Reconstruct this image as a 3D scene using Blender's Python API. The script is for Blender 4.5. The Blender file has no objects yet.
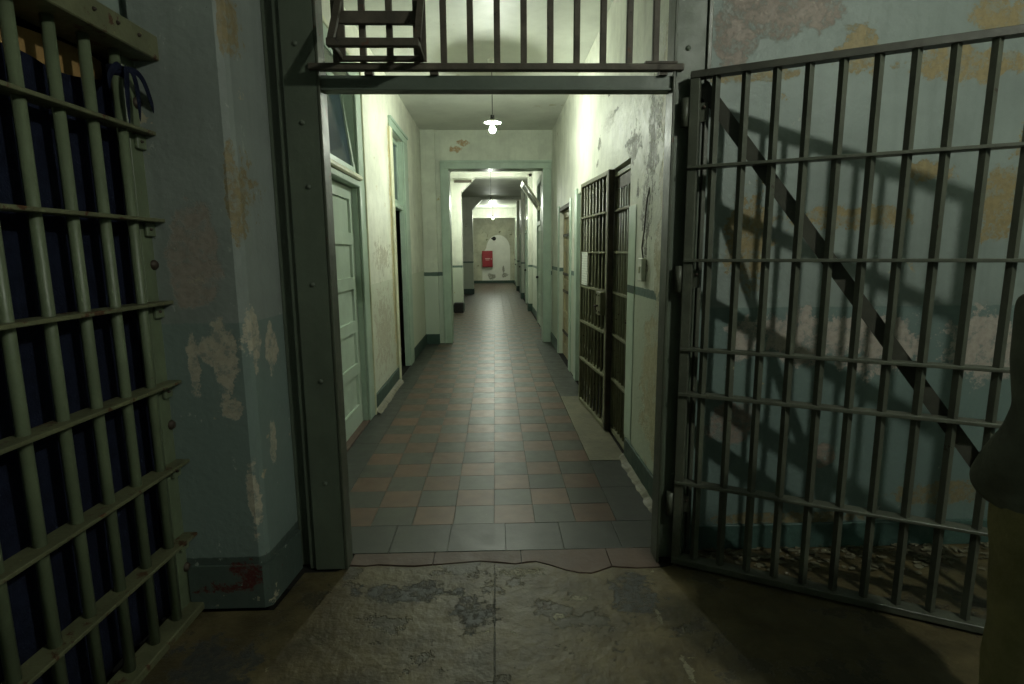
import bpy, bmesh, math, random
from mathutils import Vector, Matrix
random.seed(7)
S = bpy.context.scene
COL = S.collection
PI = math.pi

# ------------------------------------------------------------------ camera, world, exposure
cd = bpy.data.cameras.new('camera'); cam = bpy.data.objects.new('camera', cd); COL.objects.link(cam)
S.camera = cam
cd.sensor_width = 36.0; cd.lens = 561.66 / 1024 * 36.0; cd.clip_start = 0.02
def cam_matrix(loc, yaw, pit, rol):
    f = Vector((math.sin(yaw) * math.cos(pit), math.cos(yaw) * math.cos(pit), -math.sin(pit)))
    r0 = Vector((math.cos(yaw), -math.sin(yaw), 0)); u0 = r0.cross(f)
    r = r0 * math.cos(rol) + u0 * math.sin(rol); u = r.cross(f)
    m = Matrix((r, u, -f)).transposed().to_4x4(); m.translation = loc
    return m
cam.matrix_world = cam_matrix(Vector((0, 0, 1.54)), 0.02901, 0.15909, -0.00777)
w = bpy.data.worlds.new('world'); S.world = w; w.use_nodes = True
w.node_tree.nodes['Background'].inputs[0].default_value = (0.55, 0.7, 0.6, 1)
w.node_tree.nodes['Background'].inputs[1].default_value = 0.0
S.view_settings.view_transform = 'Standard'; S.view_settings.look = 'None'
S.view_settings.exposure = 0.0; S.view_settings.gamma = 1.0; S.view_settings.use_curve_mapping = False
BULB_CORRIDOR = 1750.0      # radiance of the corridor bulbs
BULB_FAR = 1500.0
BULB_END = 1700.0
BULB_FRONT = 1400.0         # bare bulb on the ceiling of the front room

# ------------------------------------------------------------------ materials
def c(h):
    h = h.lstrip('#'); o = []
    for i in (0, 2, 4):
        v = int(h[i:i + 2], 16) / 255
        o.append(v / 12.92 if v <= .04045 else ((v + .055) / 1.055) ** 2.4)
    return tuple(o) + (1,)
class NT:
    def __init__(s, name):
        s.m = bpy.data.materials.new(name); s.m.use_nodes = True
        s.t = s.m.node_tree; s.N = s.t.nodes; s.L = s.t.links
        s.b = s.N['Principled BSDF']
        s.P = s.N.new('ShaderNodeNewGeometry').outputs['Position']
    def put(s, sock, v):
        if isinstance(v, bpy.types.NodeSocket): s.L.new(v, sock)
        elif v is not None: sock.default_value = v
    def math(s, op, a, b=None, clamp=False):
        n = s.N.new('ShaderNodeMath'); n.operation = op; n.use_clamp = clamp
        s.put(n.inputs[0], a); s.put(n.inputs[1], b); return n.outputs[0]
    def vm(s, op, a, b=None):
        n = s.N.new('ShaderNodeVectorMath'); n.operation = op
        s.put(n.inputs[0], a); s.put(n.inputs[1], b)
        return n.outputs['Value'] if op in ('LENGTH', 'DOT_PRODUCT') else n.outputs[0]
    def mix(s, f, a, b, mode='MIX'):
        n = s.N.new('ShaderNodeMix'); n.data_type = 'RGBA'; n.blend_type = mode
        s.put(n.inputs[0], f); s.put(n.inputs[6], a); s.put(n.inputs[7], b); return n.outputs[2]
    def noise(s, scale, detail=4, rough=.55, vec=None, stretch=None):
        v = vec or s.P
        if stretch: v = s.vm('MULTIPLY', v, stretch)
        n = s.N.new('ShaderNodeTexNoise'); n.inputs['Scale'].default_value = scale
        n.inputs['Detail'].default_value = detail; n.inputs['Roughness'].default_value = rough
        s.L.new(v, n.inputs['Vector']); return n.outputs['Fac']
    def step(s, v, lo, hi):
        n = s.N.new('ShaderNodeMapRange'); n.interpolation_type = 'SMOOTHSTEP'
        s.put(n.inputs[0], v); n.inputs[1].default_value = lo; n.inputs[2].default_value = hi; return n.outputs[0]
    def axis(s, i):
        n = s.N.new('ShaderNodeSeparateXYZ'); s.L.new(s.P, n.inputs[0]); return n.outputs[i]
    def blobs(s, items, amp=.8, ns=9):
        d = None
        for ct, r in items:
            v = s.vm('MULTIPLY', s.vm('SUBTRACT', s.P, ct), tuple(0 if q is None else 1 / q for q in r))
            l = s.vm('LENGTH', v)
            d = l if d is None else s.math('MINIMUM', d, l)
        nz = s.math('MULTIPLY', s.math('SUBTRACT', s.noise(ns, 9, .72), .5), amp * 4.5)
        return s.step(s.math('ADD', d, nz), 1.05, .9)
def mat(name, col, var=.18, vs=3.0, rough=.6, metal=0.0, bump=.25, bs=30, bands=(), specks=(), blobs=(), streak=0, spec=.5, rand=0):
    t = NT(name); col = c(col) if isinstance(col, str) else col
    dk = tuple(x * (1 - var) for x in col[:3]) + (1,); lt = tuple(min(1, x * (1 + var)) for x in col[:3]) + (1,)
    k = t.mix(t.step(t.noise(vs, 6, .65), .3, .7), dk, lt)
    if rand:
        oi = t.N.new('ShaderNodeObjectInfo').outputs['Random']
        f = t.math('ADD', t.math('MULTIPLY', oi, 2 * rand), 1 - rand)
        cmb = t.N.new('ShaderNodeCombineXYZ')
        for i in range(3): t.L.new(f, cmb.inputs[i])
        k = t.mix(1.0, k, cmb.outputs[0], 'MULTIPLY')
    if streak:
        sv = t.step(t.noise(1.0, 5, .6, stretch=(14, 14, .9)), .45, .75)
        k = t.mix(t.math('MULTIPLY', sv, streak), k, tuple(x * .45 for x in col[:3]) + (1,))
    for lo, hi, bc in bands:
        z = t.math('ADD', t.axis(2), t.math('MULTIPLY', t.math('SUBTRACT', t.noise(25, 2), .5), .012))
        f = t.math('MULTIPLY', t.step(z, lo - .003, lo + .003), t.step(z, hi + .003, hi - .003))
        k = t.mix(f, k, c(bc))
    hgt = t.noise(bs, 4)
    for bc, sc, th, st in specks:
        f = t.step(t.noise(sc, 7, .7, stretch=st), th, th + .025)
        k = t.mix(f, k, c(bc)); hgt = t.math('SUBTRACT', hgt, t.math('MULTIPLY', f, .8))
    for bc, items, amp, ns in blobs:
        f = t.math('MULTIPLY', t.blobs(items, amp, ns), t.math('ADD', t.math('MULTIPLY', t.step(t.noise(ns * 2.2, 8, .75), .40, .52), .65), .35))
        k = t.mix(f, k, t.mix(t.step(t.noise(40, 4), .35, .7), c(bc), tuple(x * .8 for x in c(bc)[:3]) + (1,)))
        hgt = t.math('SUBTRACT', hgt, t.math('MULTIPLY', f, 1.2))
    t.L.new(k, t.b.inputs['Base Color'])
    rr = t.math('ADD', t.math('MULTIPLY', t.noise(11, 4), .3), rough - .15, True)
    t.L.new(rr, t.b.inputs['Roughness'])
    t.b.inputs['Metallic'].default_value = metal
    t.b.inputs['Specular IOR Level'].default_value = spec
    if bump:
        bn = t.N.new('ShaderNodeBump'); bn.inputs['Strength'].default_value = bump; bn.inputs['Distance'].default_value = .01
        t.L.new(hgt, bn.inputs['Height']); t.L.new(bn.outputs[0], t.b.inputs['Normal'])
    return t.m
def emis(name, col, st):
    t = NT(name); t.b.inputs['Base Color'].default_value = (.8, .8, .8, 1)
    t.b.inputs['Emission Color'].default_value = col; t.b.inputs['Emission Strength'].default_value = st
    return t.m
X0 = None   # an axis that does not count in a blob
M = {}
def xz(y): return lambda x, z, rx, rz: ((x, y, z), (rx, None, rz))
def yz(x): return lambda y, z, ry, rz: ((x, y, z), (None, ry, rz))
b = xz(2.7)
M['wall_front'] = mat('front_wall_paint', '#7d8782', .12, 2.5, .6, bump=.35, streak=.18,
    bands=((-1, 1.262, '#667773'),),
    specks=(('#8d8468', 3.1, .65, None), ('#979c94', 13, .66, (1, 1, .6)), ('#5c5c52', 21, .71, None)),
    blobs=(('#8a7c58', [b(1.67, 2.43, .11, .11), b(2.2, 2.38, .3, .085), b(2.29, 2.59, .17, .07), b(1.18, 2.335, .24, .03), b(1.73, 1.69, .3, .05), b(2.41, 1.75, .09, .16), b(2.08, 1.9, .12, .05), b(1.22, 1.62, .1, .22), b(2.7, 1.9, .25, .2), b(3.1, 2.3, .3, .12)], .75, 9),
           ('#85796f', [b(1.3, 2.62, .26, .12), b(1.1, 2.5, .1, .15), b(1.66, .5, .07, .07), b(1.18, .68, .12, .1)], .4, 9),
           ('#aaa096', [b(1.56, 1.12, .33, .13), b(1.92, 1.07, .18, .16), b(2.46, 1.06, .2, .17), b(1.23, 1.1, .08, .1), b(2.9, 1.05, .25, .12)], .65, 8),
           ('#7c7256', [b(2.35, .28, .3, .06), b(1.5, .16, .4, .035)], .6, 14)))
b = xz(2.305); s_ = yz(-1.0)
M['pier'] = mat('pier_paint', '#818883', .1, 2.5, .6, bump=.3, streak=.2,
    bands=((-1, 1.262, '#717f7a'), (-1, .235, '#45514b')),
    specks=(('#a29a84', 5.5, .635, None), ('#959b92', 14, .64, (1, 1, .6)), ('#3c423c', 22, .70, None)),
    blobs=(('#938a80', [b(-1.2, 1.55, .105, .2), b(-1.23, 1.46, .08, .14)], .35, 9),
           ('#b3ab99', [b(-1.12, 1.13, .05, .16), b(-1.24, 1.09, .03, .11), b(-1.1, .9, .05, .04), b(-1.17, 1.14, .06, .06), ((-1.03, 2.36, 1.2), (.05, .05, .13)), s_(2.5, 1.12, .06, .1), ((-1.04, 2.3, .5), (.03, .03, .16)), s_(2.45, .7, .03, .1)], .6, 11),
           ('#85795a', [b(-1.03, 1.78, .025, .2), b(-1.02, 2.42, .015, .14)], .6, 13),
           ('#511d1b', [b(-1.09, .15, .05, .06), b(-1.19, .095, .1, .02), b(-1.14, .19, .03, .02)], 1.5, 30)))
M['wall_room'] = mat('room_wall_paint', '#7f8b84', .12, 2.5, .6, bump=.3, bands=((-1, 1.262, '#5f7975'),), specks=(('#8d8468', 3.1, .66, None),))
M['room_ceiling'] = mat('room_ceiling_paint', '#9aa39a', .1, 2, .7, bump=.3, specks=(('#7a7668', 3, .68, None),))
b = yz(.965)
M['wall_right'] = mat('corridor_right_paint', '#d0d2c3', .14, 3, .55, bump=.45, streak=.25, spec=.35,
    bands=((-1, 1.245, '#b3bba9'), (1.245, 1.3, '#566b63')),
    specks=(('#a89f84', 4.5, .66, None), ('#8d8a70', 13, .72, None)),
    blobs=(('#b9b294', [b(3.1, 1.6, .28, 1.6), b(3.25, .7, .4, .5)], .5, 4),
           ('#5a5a48', [b(3.5, 2.2, .012, .5), b(3.6, 1.75, .012, .35), b(3.56, 2.1, .05, .1), b(3.85, 1.95, .03, .06), b(3.95, 2.2, .05, .035), b(4.1, 2.3, .18, .02), b(5.3, 2.5, .07, .05), b(4.75, 2.63, .25, .015), b(3.7, 1.85, .02, .12), b(5.4, 2.34, .05, .03), b(4.9, 2.85, .09, .05)], 1.0, 18),
           ('#6f6d5a', [b(3.5, 2.25, .1, .3), b(3.62, 1.8, .09, .25), b(4.0, 2.25, .16, .1)], 1.5, 13),
           ('#d8d8cc', [b(4.9, 2.6, .2, .06), b(3.45, 2.6, .1, .2)], 1.2, 9)))
b = yz(-1.19)
M['wall_left'] = mat('corridor_left_paint', '#d3d4c4', .13, 3, .5, bump=.35, streak=.16,
    bands=((-1, 1.24, '#c2c6b3'),), specks=(('#b5a98c', 4.5, .655, None), ('#98947c', 12, .71, None)),
    blobs=(('#c2b386', [b(6.68, 1.6, .09, 1.4)], .35, 6), ('#b9b4a0', [b(6.0, .7, .4, .35), b(6.1, 1.5, .3, .12)], 1.6, 12)))
M['divider'] = mat('divider_paint', '#bdc3b2', .12, 3, .55, bump=.3, streak=.15,
    bands=((-1, 1.15, '#adb9a9'), (1.15, 1.215, '#44594f')),
    specks=(('#a59a6e', 3.2, .65, None), ('#c5c7b4', 9, .68, None)),
    blobs=(('#ab9068', [((-.5, 9.57, 3.3), (.09, None, .05)), ((-.62, 9.57, 3.2), (.1, None, .05))], .8, 14),))
M['far_wall'] = mat('far_corridor_paint', '#cfd1c4', .14, 2, .5, bump=.3, streak=.2, bands=((-1, 1.15, '#bcc3b3'), (1.15, 1.205, '#5f7369')), specks=(('#a89f84', 3, .66, None),))
b = xz(28.38)
M['end_wall'] = mat('end_wall_paint', '#b3b39d', .2, 2, .6, bump=.3, specks=(('#77775f', 3, .6, None),))
M['end_arch'] = mat('end_arch_plaster', '#dcdcd2', .08, 2, .35, bump=.25,
    blobs=(('#8f8d80', [b(-.16, .33, .2, .16), b(.5, .4, .17, .12), b(.42, .65, .05, .22)], .6, 5),), specks=(('#b5b2a2', 3, .66, None),))
M['ceiling'] = mat('corridor_ceiling_paint', '#c6c9be', .1, 1.6, .55, bump=.2, specks=(('#a8a68a', 2.2, .66, None),))
M['mint'] = mat('mint_gloss_trim', '#a0b3a1', .1, 4, .4, bump=.15, streak=.12, specks=(('#6d7f68', 14, .72, None),))
M['cream'] = mat('cream_trim', '#cfcfb2', .1, 5, .45, bump=.15, specks=(('#8d8563', 14, .68, None),))
M['door_mint'] = mat('door_paint', '#b1c1b0', .08, 4, .4, bump=.12, specks=(('#7f947f', 16, .75, None),))
M['base_green'] = mat('dark_green_skirting', '#2f463c', .2, 6, .5, bump=.3, specks=(('#7a7a66', 11, .68, None),))
M['base_teal'] = mat('teal_skirting', '#3d544e', .2, 6, .5, bump=.4, specks=(('#7a7a66', 9, .67, None), ('#5b2a24', 7, .7, None)))
M['post'] = mat('post_green_paint', '#525a4d', .12, 4, .5, bump=.15, streak=.2, specks=(('#3b3d33', 18, .7, None),))
M['post_lip'] = mat('post_lip_paint', '#42473a', .15, 6, .5, bump=.2, specks=(('#4a3527', 14, .62, None),))
M['beam'] = mat('beam_paint', '#565f55', .12, 5, .5, bump=.15, specks=(('#38332b', 20, .68, None),))
M['rust'] = mat('rusty_iron', '#4a443a', .3, 9, .65, metal=.1, bump=.4, specks=(('#55382a', 12, .64, None), ('#2d2a26', 20, .62, None)))
M['gate'] = mat('gate_iron_paint', '#4b4e43', .2, 7, .45, bump=.2, specks=(('#332a20', 18, .66, None), ('#7d7a62', 16, .7, None)))
M['gate_dark'] = mat('gate_brace_paint', '#3f3f37', .2, 7, .5, bump=.2, specks=(('#2b2620', 16, .66, None),))
M['bars_green'] = mat('cell_bar_paint', '#606a52', .14, 6, .45, bump=.2, specks=(('#4a3420', 20, .69, None),))
M['bars_edge'] = mat('cell_rail_paint', '#5e6047', .2, 7, .5, bump=.3, specks=(('#4a2f1c', 13, .58, None), ('#8a8355', 22, .66, None)))
M['olive'] = mat('barred_door_paint', '#77775f', .2, 6, .45, bump=.2, specks=(('#3d2c1e', 14, .62, None), ('#8d8e72', 17, .68, None)))
M['bolt'] = mat('rusty_bolt', '#3d332a', .3, 25, .6, metal=.3, bump=.4)
M['blanket'] = mat('navy_blanket', '#171b2b', .25, 14, .9, bump=.4, bs=120, spec=.1)
M['card'] = mat('brown_cardboard', '#9a7a4a', .15, 8, .8, bump=.2, specks=(('#6d3d22', 9, .64, None),))
M['concrete'] = mat('stained_concrete', '#4f462f', .4, 4.5, .5, bump=.6, bs=22,
    specks=(('#3f3a2c', 2.6, .56, None), ('#8b8468', 7.5, .66, None), ('#2e2c26', 6, .68, None), ('#a8a183', 24, .74, None)),
    blobs=(('#3b3c3a', [((-.42, 2.38, 0), (.2, .07, None)), ((-.1, 2.2, 0), (.09, .1, None)), ((.62, 2.3, 0), (.1, .14, None)), ((-1.1, 1.95, 0), (.16, .12, None)), ((-.75, 1.7, 0), (.3, .09, None))], 1.2, 10),
           ('#857f6a', [((.25, 2.18, 0), (.03, .02, None)), ((.36, 2.3, 0), (.05, .015, None)), ((.1, 2.52, 0), (.1, .03, None)), ((.68, 2.15, 0), (.01, .05, None)), ((.7, 1.85, 0), (.012, .06, None))], 1.2, 30), ('#2e2b22', [((-.02, 2.05, 0), (.004, .55, None))], .8, 20)))
M['groove'] = mat('dark_groove', '#12110e', .2, 8, .9, bump=.2)
M['tile_red'] = mat('red_floor_tile', '#5e4638', .16, 7, .38, bump=.08, bs=14, specks=(('#4d3a2e', 10, .66, None),), rand=.14)
M['tile_dark'] = mat('grey_floor_tile', '#3f403a', .16, 7, .38, bump=.08, bs=14, specks=(('#5a5a4f', 10, .68, None),), rand=.14)
M['tile_border'] = mat('border_floor_tile', '#343632', .16, 7, .42, bump=.1, bs=14, specks=(('#55564c', 12, .7, None),), rand=.12)
M['slab_pink'] = mat('pink_threshold_stone', '#4f3d33', .15, 6, .55, bump=.2, specks=(('#5c4636', 8, .66, None),), rand=.1)
M['patch'] = mat('corridor_concrete_patch', '#66624f', .2, 5, .55, bump=.35, specks=(('#55503f', 6, .62, None),))
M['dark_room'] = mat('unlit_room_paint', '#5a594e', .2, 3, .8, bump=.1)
M['glass'] = mat('dirty_glass', '#2b3a48', .3, 6, .12, bump=.03, specks=(('#6f7f86', 5, .66, (1, 1, .3)),))
M['white_metal'] = mat('white_enamel', '#d8dad0', .05, 5, .35, bump=.05)
M['black'] = mat('black_bakelite', '#141412', .2, 10, .45, bump=.05)
M['red_box'] = mat('red_enamel', '#8d1420', .1, 5, .4, bump=.08)
M['pale_print'] = mat('pale_print', '#c9a6a0', .1, 12, .6, bump=0)
M['wood_tan'] = mat('tan_door_paint', '#9a9070', .15, 5, .5, bump=.2, streak=.25, specks=(('#5b4526', 9, .64, None),))
M['jacket'] = mat('dark_jacket_cloth', '#67685f', .2, 9, .9, bump=.35, bs=60, spec=.15)
M['trousers'] = mat('khaki_trousers_cloth', '#7f7857', .18, 8, .9, bump=.35, bs=60, spec=.15)
M['skin'] = mat('skin', '#a87c62', .08, 9, .55, bump=.05)
M['hair'] = mat('dark_hair', '#1d1712', .25, 40, .6, bump=.5, bs=90)
M['shoe'] = mat('brown_shoe_leather', '#2d241c', .2, 9, .45, bump=.15)
M['eye'] = mat('eye_white', '#d8d6d0', .03, 9, .3, bump=0)
def paper():
    t = NT('printed_paper'); z = t.axis(2)
    wv = t.math('FRACT', t.math('MULTIPLY', z, 42.0))
    ln = t.math('MULTIPLY', t.step(wv, .55, .6), t.step(t.noise(70, 2), .42, .5))
    t.L.new(t.mix(t.math('MULTIPLY', ln, .3), c('#d2d6cc'), c('#5c605c')), t.b.inputs['Base Color'])
    t.b.inputs['Roughness'].default_value = .7; return t.m
M['paper'] = paper()
GREENISH = (.92, 1.0, .84, 1)
M['bulb'] = emis('lit_bulb', GREENISH, BULB_CORRIDOR)
M['bulb_far'] = emis('lit_bulb_far', GREENISH, BULB_FAR)
M['bulb_end'] = emis('lit_bulb_end', GREENISH, BULB_END)
M['bulb_front'] = emis('lit_bulb_front', (.95, 1.0, .86, 1), BULB_FRONT)

# ------------------------------------------------------------------ mesh helpers
class MB:
    def __init__(s): s.v = []; s.f = []; s.sm = []
    def add(s, vs, fs, smooth=False):
        o = len(s.v); s.v += [tuple(p) for p in vs]; s.f += [tuple(o + i for i in q) for q in fs]; s.sm += [smooth] * len(fs); return s
    def box(s, x0, x1, y0, y1, z0, z1, ch=0):
        if ch:
            bm = bmesh.new(); bmesh.ops.create_cube(bm, size=1)
            for v in bm.verts: v.co = Vector(((x0 + x1) / 2 + v.co.x * (x1 - x0), (y0 + y1) / 2 + v.co.y * (y1 - y0), (z0 + z1) / 2 + v.co.z * (z1 - z0)))
            bmesh.ops.bevel(bm, geom=bm.edges[:], offset=ch, segments=1, affect='EDGES')
            bm.verts.index_update(); s.add([v.co for v in bm.verts], [[v.index for v in f.verts] for f in bm.faces]); bm.free(); return s
        vs = [(x, y, z) for z in (z0, z1) for y in (y0, y1) for x in (x0, x1)]
        return s.add(vs, [(0, 2, 3, 1), (4, 5, 7, 6), (0, 1, 5, 4), (2, 6, 7, 3), (0, 4, 6, 2), (1, 3, 7, 5)])
    def prism(s, poly, z0, z1):
        n = len(poly); vs = [(x, y, z0) for x, y in poly] + [(x, y, z1) for x, y in poly]
        return s.add(vs, [tuple(range(n))[::-1], tuple(range(n, 2 * n))] + [(i, (i + 1) % n, n + (i + 1) % n, n + i) for i in range(n)])
    def bar(s, a, b2, wd, th, up=(0, 0, 1)):
        a = Vector(a); b2 = Vector(b2); d = (b2 - a).normalized(); u = Vector(up); sd = d.cross(u).normalized(); u = sd.cross(d)
        vs = [p + sd * (i * wd / 2) + u * (j * th / 2) for p in (a, b2) for i, j in ((-1, -1), (1, -1), (1, 1), (-1, 1))]
        return s.add(vs, [(3, 2, 1, 0), (4, 5, 6, 7), (0, 1, 5, 4), (1, 2, 6, 5), (2, 3, 7, 6), (3, 0, 4, 7)])
    def tube(s, pts, r, n=10, cap=True, smooth=True):
        pts = [Vector(p) for p in pts]; R = r if isinstance(r, (list, tuple)) else [r] * len(pts)
        o = []; prev = None
        for i, p in enumerate(pts):
            d = (pts[min(i + 1, len(pts) - 1)] - pts[max(i - 1, 0)]).normalized()
            u = prev if prev else (Vector((1, 0, 0)) if abs(d.x) < .9 else Vector((0, 1, 0)))
            sd = d.cross(u).normalized(); u = sd.cross(d).normalized(); prev = u
            o += [p + (sd * math.cos(2 * PI * k / n) + u * math.sin(2 * PI * k / n)) * R[i] for k in range(n)]
        fs = [(i * n + k, i * n + (k + 1) % n, (i + 1) * n + (k + 1) % n, (i + 1) * n + k) for i in range(len(pts) - 1) for k in range(n)]
        s.add(o, fs, smooth)
        if cap: s.add(o[:n], [tuple(range(n))[::-1]]); s.add(o[-n:], [tuple(range(n))])
        return s
    def lathe(s, prof, cx, cy, cz, n=20, ax='z'):
        vs = []
        for r, h in prof:
            for k in range(n):
                a = 2 * PI * k / n; p = (r * math.cos(a), r * math.sin(a), h)
                if ax == 'x': p = (p[2], p[0], p[1])
                if ax == 'y': p = (p[0], p[2], p[1])
                vs.append((cx + p[0], cy + p[1], cz + p[2]))
        fs = [(i * n + k, i * n + (k + 1) % n, (i + 1) * n + (k + 1) % n, (i + 1) * n + k) for i in range(len(prof) - 1) for k in range(n)]
        return s.add(vs, fs, True)
    def build(s, name, m, parent=None, world=False):
        me = bpy.data.meshes.new(name); vs = s.v
        if parent and world:
            inv = parent.matrix_world.inverted(); vs = [inv @ Vector(p) for p in vs]
        me.from_pydata([tuple(p) for p in vs], [], s.f)
        me.polygons.foreach_set('use_smooth', s.sm)
        bm = bmesh.new(); bm.from_mesh(me); bmesh.ops.remove_doubles(bm, verts=bm.verts, dist=1e-6)
        bmesh.ops.recalc_face_normals(bm, faces=bm.faces); bm.to_mesh(me); bm.free()
        me.materials.append(M[m]); o = bpy.data.objects.new(name, me); COL.objects.link(o)
        if parent: o.parent = parent
        return o
def box(*a, **k): return MB().box(*a, **k)
def tag(o, label, cat, group=None, kind=None):
    o['label'] = label; o['category'] = cat
    if group: o['group'] = group
    if kind: o['kind'] = kind
    return o
def empty(name, loc, label, cat, rz=0, group=None, kind=None):
    o = bpy.data.objects.new(name, None); COL.objects.link(o); o.empty_display_size = .1
    o.matrix_world = Matrix.Translation(loc) @ Matrix.Rotation(rz, 4, 'Z')
    o.location = loc; o.rotation_euler = (0, 0, rz)
    return tag(o, label, cat, group, kind)
def struct(name, mb, m, label, cat, parent=None):
    o = mb.build(name, m, parent)
    return tag(o, label, cat, None, 'structure')
def copy_part(o, name, parent, loc=None, rot=None):
    q = o.copy(); q.name = name; COL.objects.link(q); q.parent = parent
    if loc is not None: q.location = loc
    if rot is not None: q.rotation_euler = rot
    return q

# ================================================================== STRUCTURE
H = 3.5
# ---- corridor, near section
mb = MB()
for y0, y1, z0, z1 in ((2.75, 4.07, 0, H), (4.07, 5.07, 2.98, H), (5.07, 6.83, 0, H), (6.83, 7.65, 2.96, H), (7.65, 9.57, 0, H)):
    mb.box(-1.25 if y0 > 7 else -1.45, -1.19, y0, y1, z0, z1)
struct('wall_left', mb, 'wall_left', 'peeling pale green plaster wall on the left of the corridor', 'wall')
mb = MB()
for y0, y1, z0, z1 in ((2.9, 4.07, 0, H), (4.07, 6.6, 2.19, H), (6.6, 7.25, 0, H), (7.25, 8.45, 2.17, H), (8.45, 9.57, 0, H)):
    mb.box(.965, 1.215, y0, y1, z0, z1)
struct('wall_right', mb, 'wall_right', 'cracked pale green plaster wall on the right of the corridor', 'wall')
struct('ceiling', box(-1.45, 1.215, 2.75, 9.57, H, H + .1), 'ceiling', 'pale plaster ceiling of the near corridor section', 'ceiling')
# divider wall with its wide cased opening
mb = MB().box(-1.45, -.84, 9.57, 9.87, 0, H).box(.92, 1.3, 9.57, 9.87, 0, H).box(-.84, .92, 9.57, 9.87, 3.0, H)
struct('wall_divider', mb, 'divider', 'mottled green wall with wide opening halfway down the corridor', 'wall')
struct('wall_chase', box(-1.19, -.95, 9.50, 9.57, 0, H, ch=.01), 'divider', 'shallow boxed plaster chase left of the cased opening', 'wall')
t1 = empty('trim_1', (0, 9.57, 0), 'mint green casing around the opening halfway down the corridor', 'door casing', kind='structure')
box(-.85, -.74, -.03, .33, 0, 2.89, ch=.006).build('jamb', 'mint', t1)
box(.81, .945, -.03, .33, 0, 2.89, ch=.006).build('jamb', 'mint', t1)
box(-.85, .945, -.03, .33, 2.89, 3.0, ch=.006).build('head', 'mint', t1)
box(-.88, .962, -.045, -.005, 2.985, 3.02, ch=.004).build('head_moulding', 'mint', t1)
box(-.88, -.845, -.042, -.005, 0, 2.985, ch=.004).build('side_moulding', 'mint', t1)
# ---- corridor, far section
FX0, FX1, FE = -1.19, .97, 28.38
struct('wall_far_left', box(-1.45, FX0, 9.87, FE, 0, H), 'far_wall', 'stained pale wall on the left of the far corridor section', 'wall')
struct('wall_far_right', box(FX1, 1.3, 9.87, FE, 0, H), 'far_wall', 'stained pale wall on the right of the far corridor section', 'wall')
struct('ceiling', box(-1.45, 1.3, 9.57, FE, H, H + .1), 'ceiling', 'pale plaster ceiling of the far corridor section', 'ceiling')
we = struct('wall_end', box(-1.6, 1.5, FE, FE + .2, 0, H + .1), 'end_wall', 'mottled olive end wall of the corridor around a white arch', 'wall')
arch = [(-.64, .12), (.76, .12), (.76, 1.55)]
for k in range(1, 12):
    a = PI * k / 12; arch.append((.17 + .59 * math.cos(a), 1.7 + .68 * math.sin(a)))
arch += [(-.42, 1.75), (-.5, 1.62), (-.64, 1.55)]
mb = MB(); n = len(arch)
mb.add([(x, FE - .012, z) for x, z in arch] + [(x, FE + .005, z) for x, z in arch], [tuple(range(n)), tuple(range(n, 2 * n))[::-1]] + [(i, n + i, n + (i + 1) % n, (i + 1) % n) for i in range(n)])
mb.build('arch_infill', 'end_arch', we)['label'] = 'white plastered arch with grey damp patches'
box(-1.19, .97, FE - .03, FE - .013, 0, .13).build('end_skirting', 'base_green', we)
# portals: columns with haunches and cross beams
def portal(y, xl, d, beam_z, hn):
    e = empty('wall_portal', (0, y, 0), 'plastered column and ceiling beam %s of the far corridor' % hn, 'column', kind='structure')
    mb = MB(); ch = .3
    pr = [(FX0, 0), (xl, 0), (xl, beam_z - .36), (xl + .36, beam_z), (FX1, beam_z), (FX1, H), (FX0, H)]
    m = len(pr)
    mb.add([(x, 0, z) for x, z in pr] + [(x, d, z) for x, z in pr], [tuple(range(m)), tuple(range(m, 2 * m))[::-1]] + [(i, m + i, m + (i + 1) % m, (i + 1) % m) for i in range(m)])
    mb.build('column_and_beam', 'far_wall', e)
    box(FX0, xl + .02, -.02, d + .02, 0, .2, ch=.006).build('plinth', 'base_green', e)
    return e
portal(14.65, -.84, .4, 3.42, 'in the nearest portal')
portal(20.9, -.8, .4, 3.42, 'in the second portal')
e = empty('wall_portal', (0, 26.2, 0), 'plastered cross beam in front of the white arch end wall', 'beam', kind='structure')
box(FX0, FX1, 0, .5, 3.08, H).build('column_and_beam', 'far_wall', e)
for y in (14.65, 18.6, 22.4):
    e = empty('wall_pilaster', (FX1, y, 0), 'plaster pilaster on the right far wall, %s along' % {14.65: 'first', 18.6: 'second', 22.4: 'third'}[y], 'pilaster', kind='structure')
    box(-.1, 0, 0, .35, 0, H, ch=.01).build('shaft', 'far_wall', e)
    box(-.12, 0, -.02, .37, 0, .2).build('plinth', 'base_green', e)
# baseboards
for i, (x0, x1, y0, y1, h, lab) in enumerate((
    (-1.19, -1.172, 5.25, 6.7, .17, 'dark green skirting between the two left corridor doors'),
    (-1.19, -1.172, 7.98, 9.5, .17, 'dark green skirting beyond the ajar left corridor door'),
    (-1.19, -.95, 9.482, 9.5, .17, 'dark green skirting across the chase beside the cased opening'),
    (.947, .965, 2.9, 4.0, .17, 'dark green skirting on the right wall before the barred door'),
    (.947, .965, 8.5, 9.55, .17, 'dark green skirting on the right wall past the tan door'))):
    struct('baseboard_%d' % (i + 1), box(x0, x1, y0, y1, 0, h, ch=.004), 'base_green', lab, 'baseboard')
struct('baseboard_far_left', box(-1.19, -1.172, 9.9, FE, 0, .14), 'base_green', 'dark skirting along the left far corridor wall', 'baseboard')
struct('baseboard_far_right', box(.952, .97, 9.9, FE, 0, .14), 'base_green', 'dark skirting along the right far corridor wall', 'baseboard')
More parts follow.
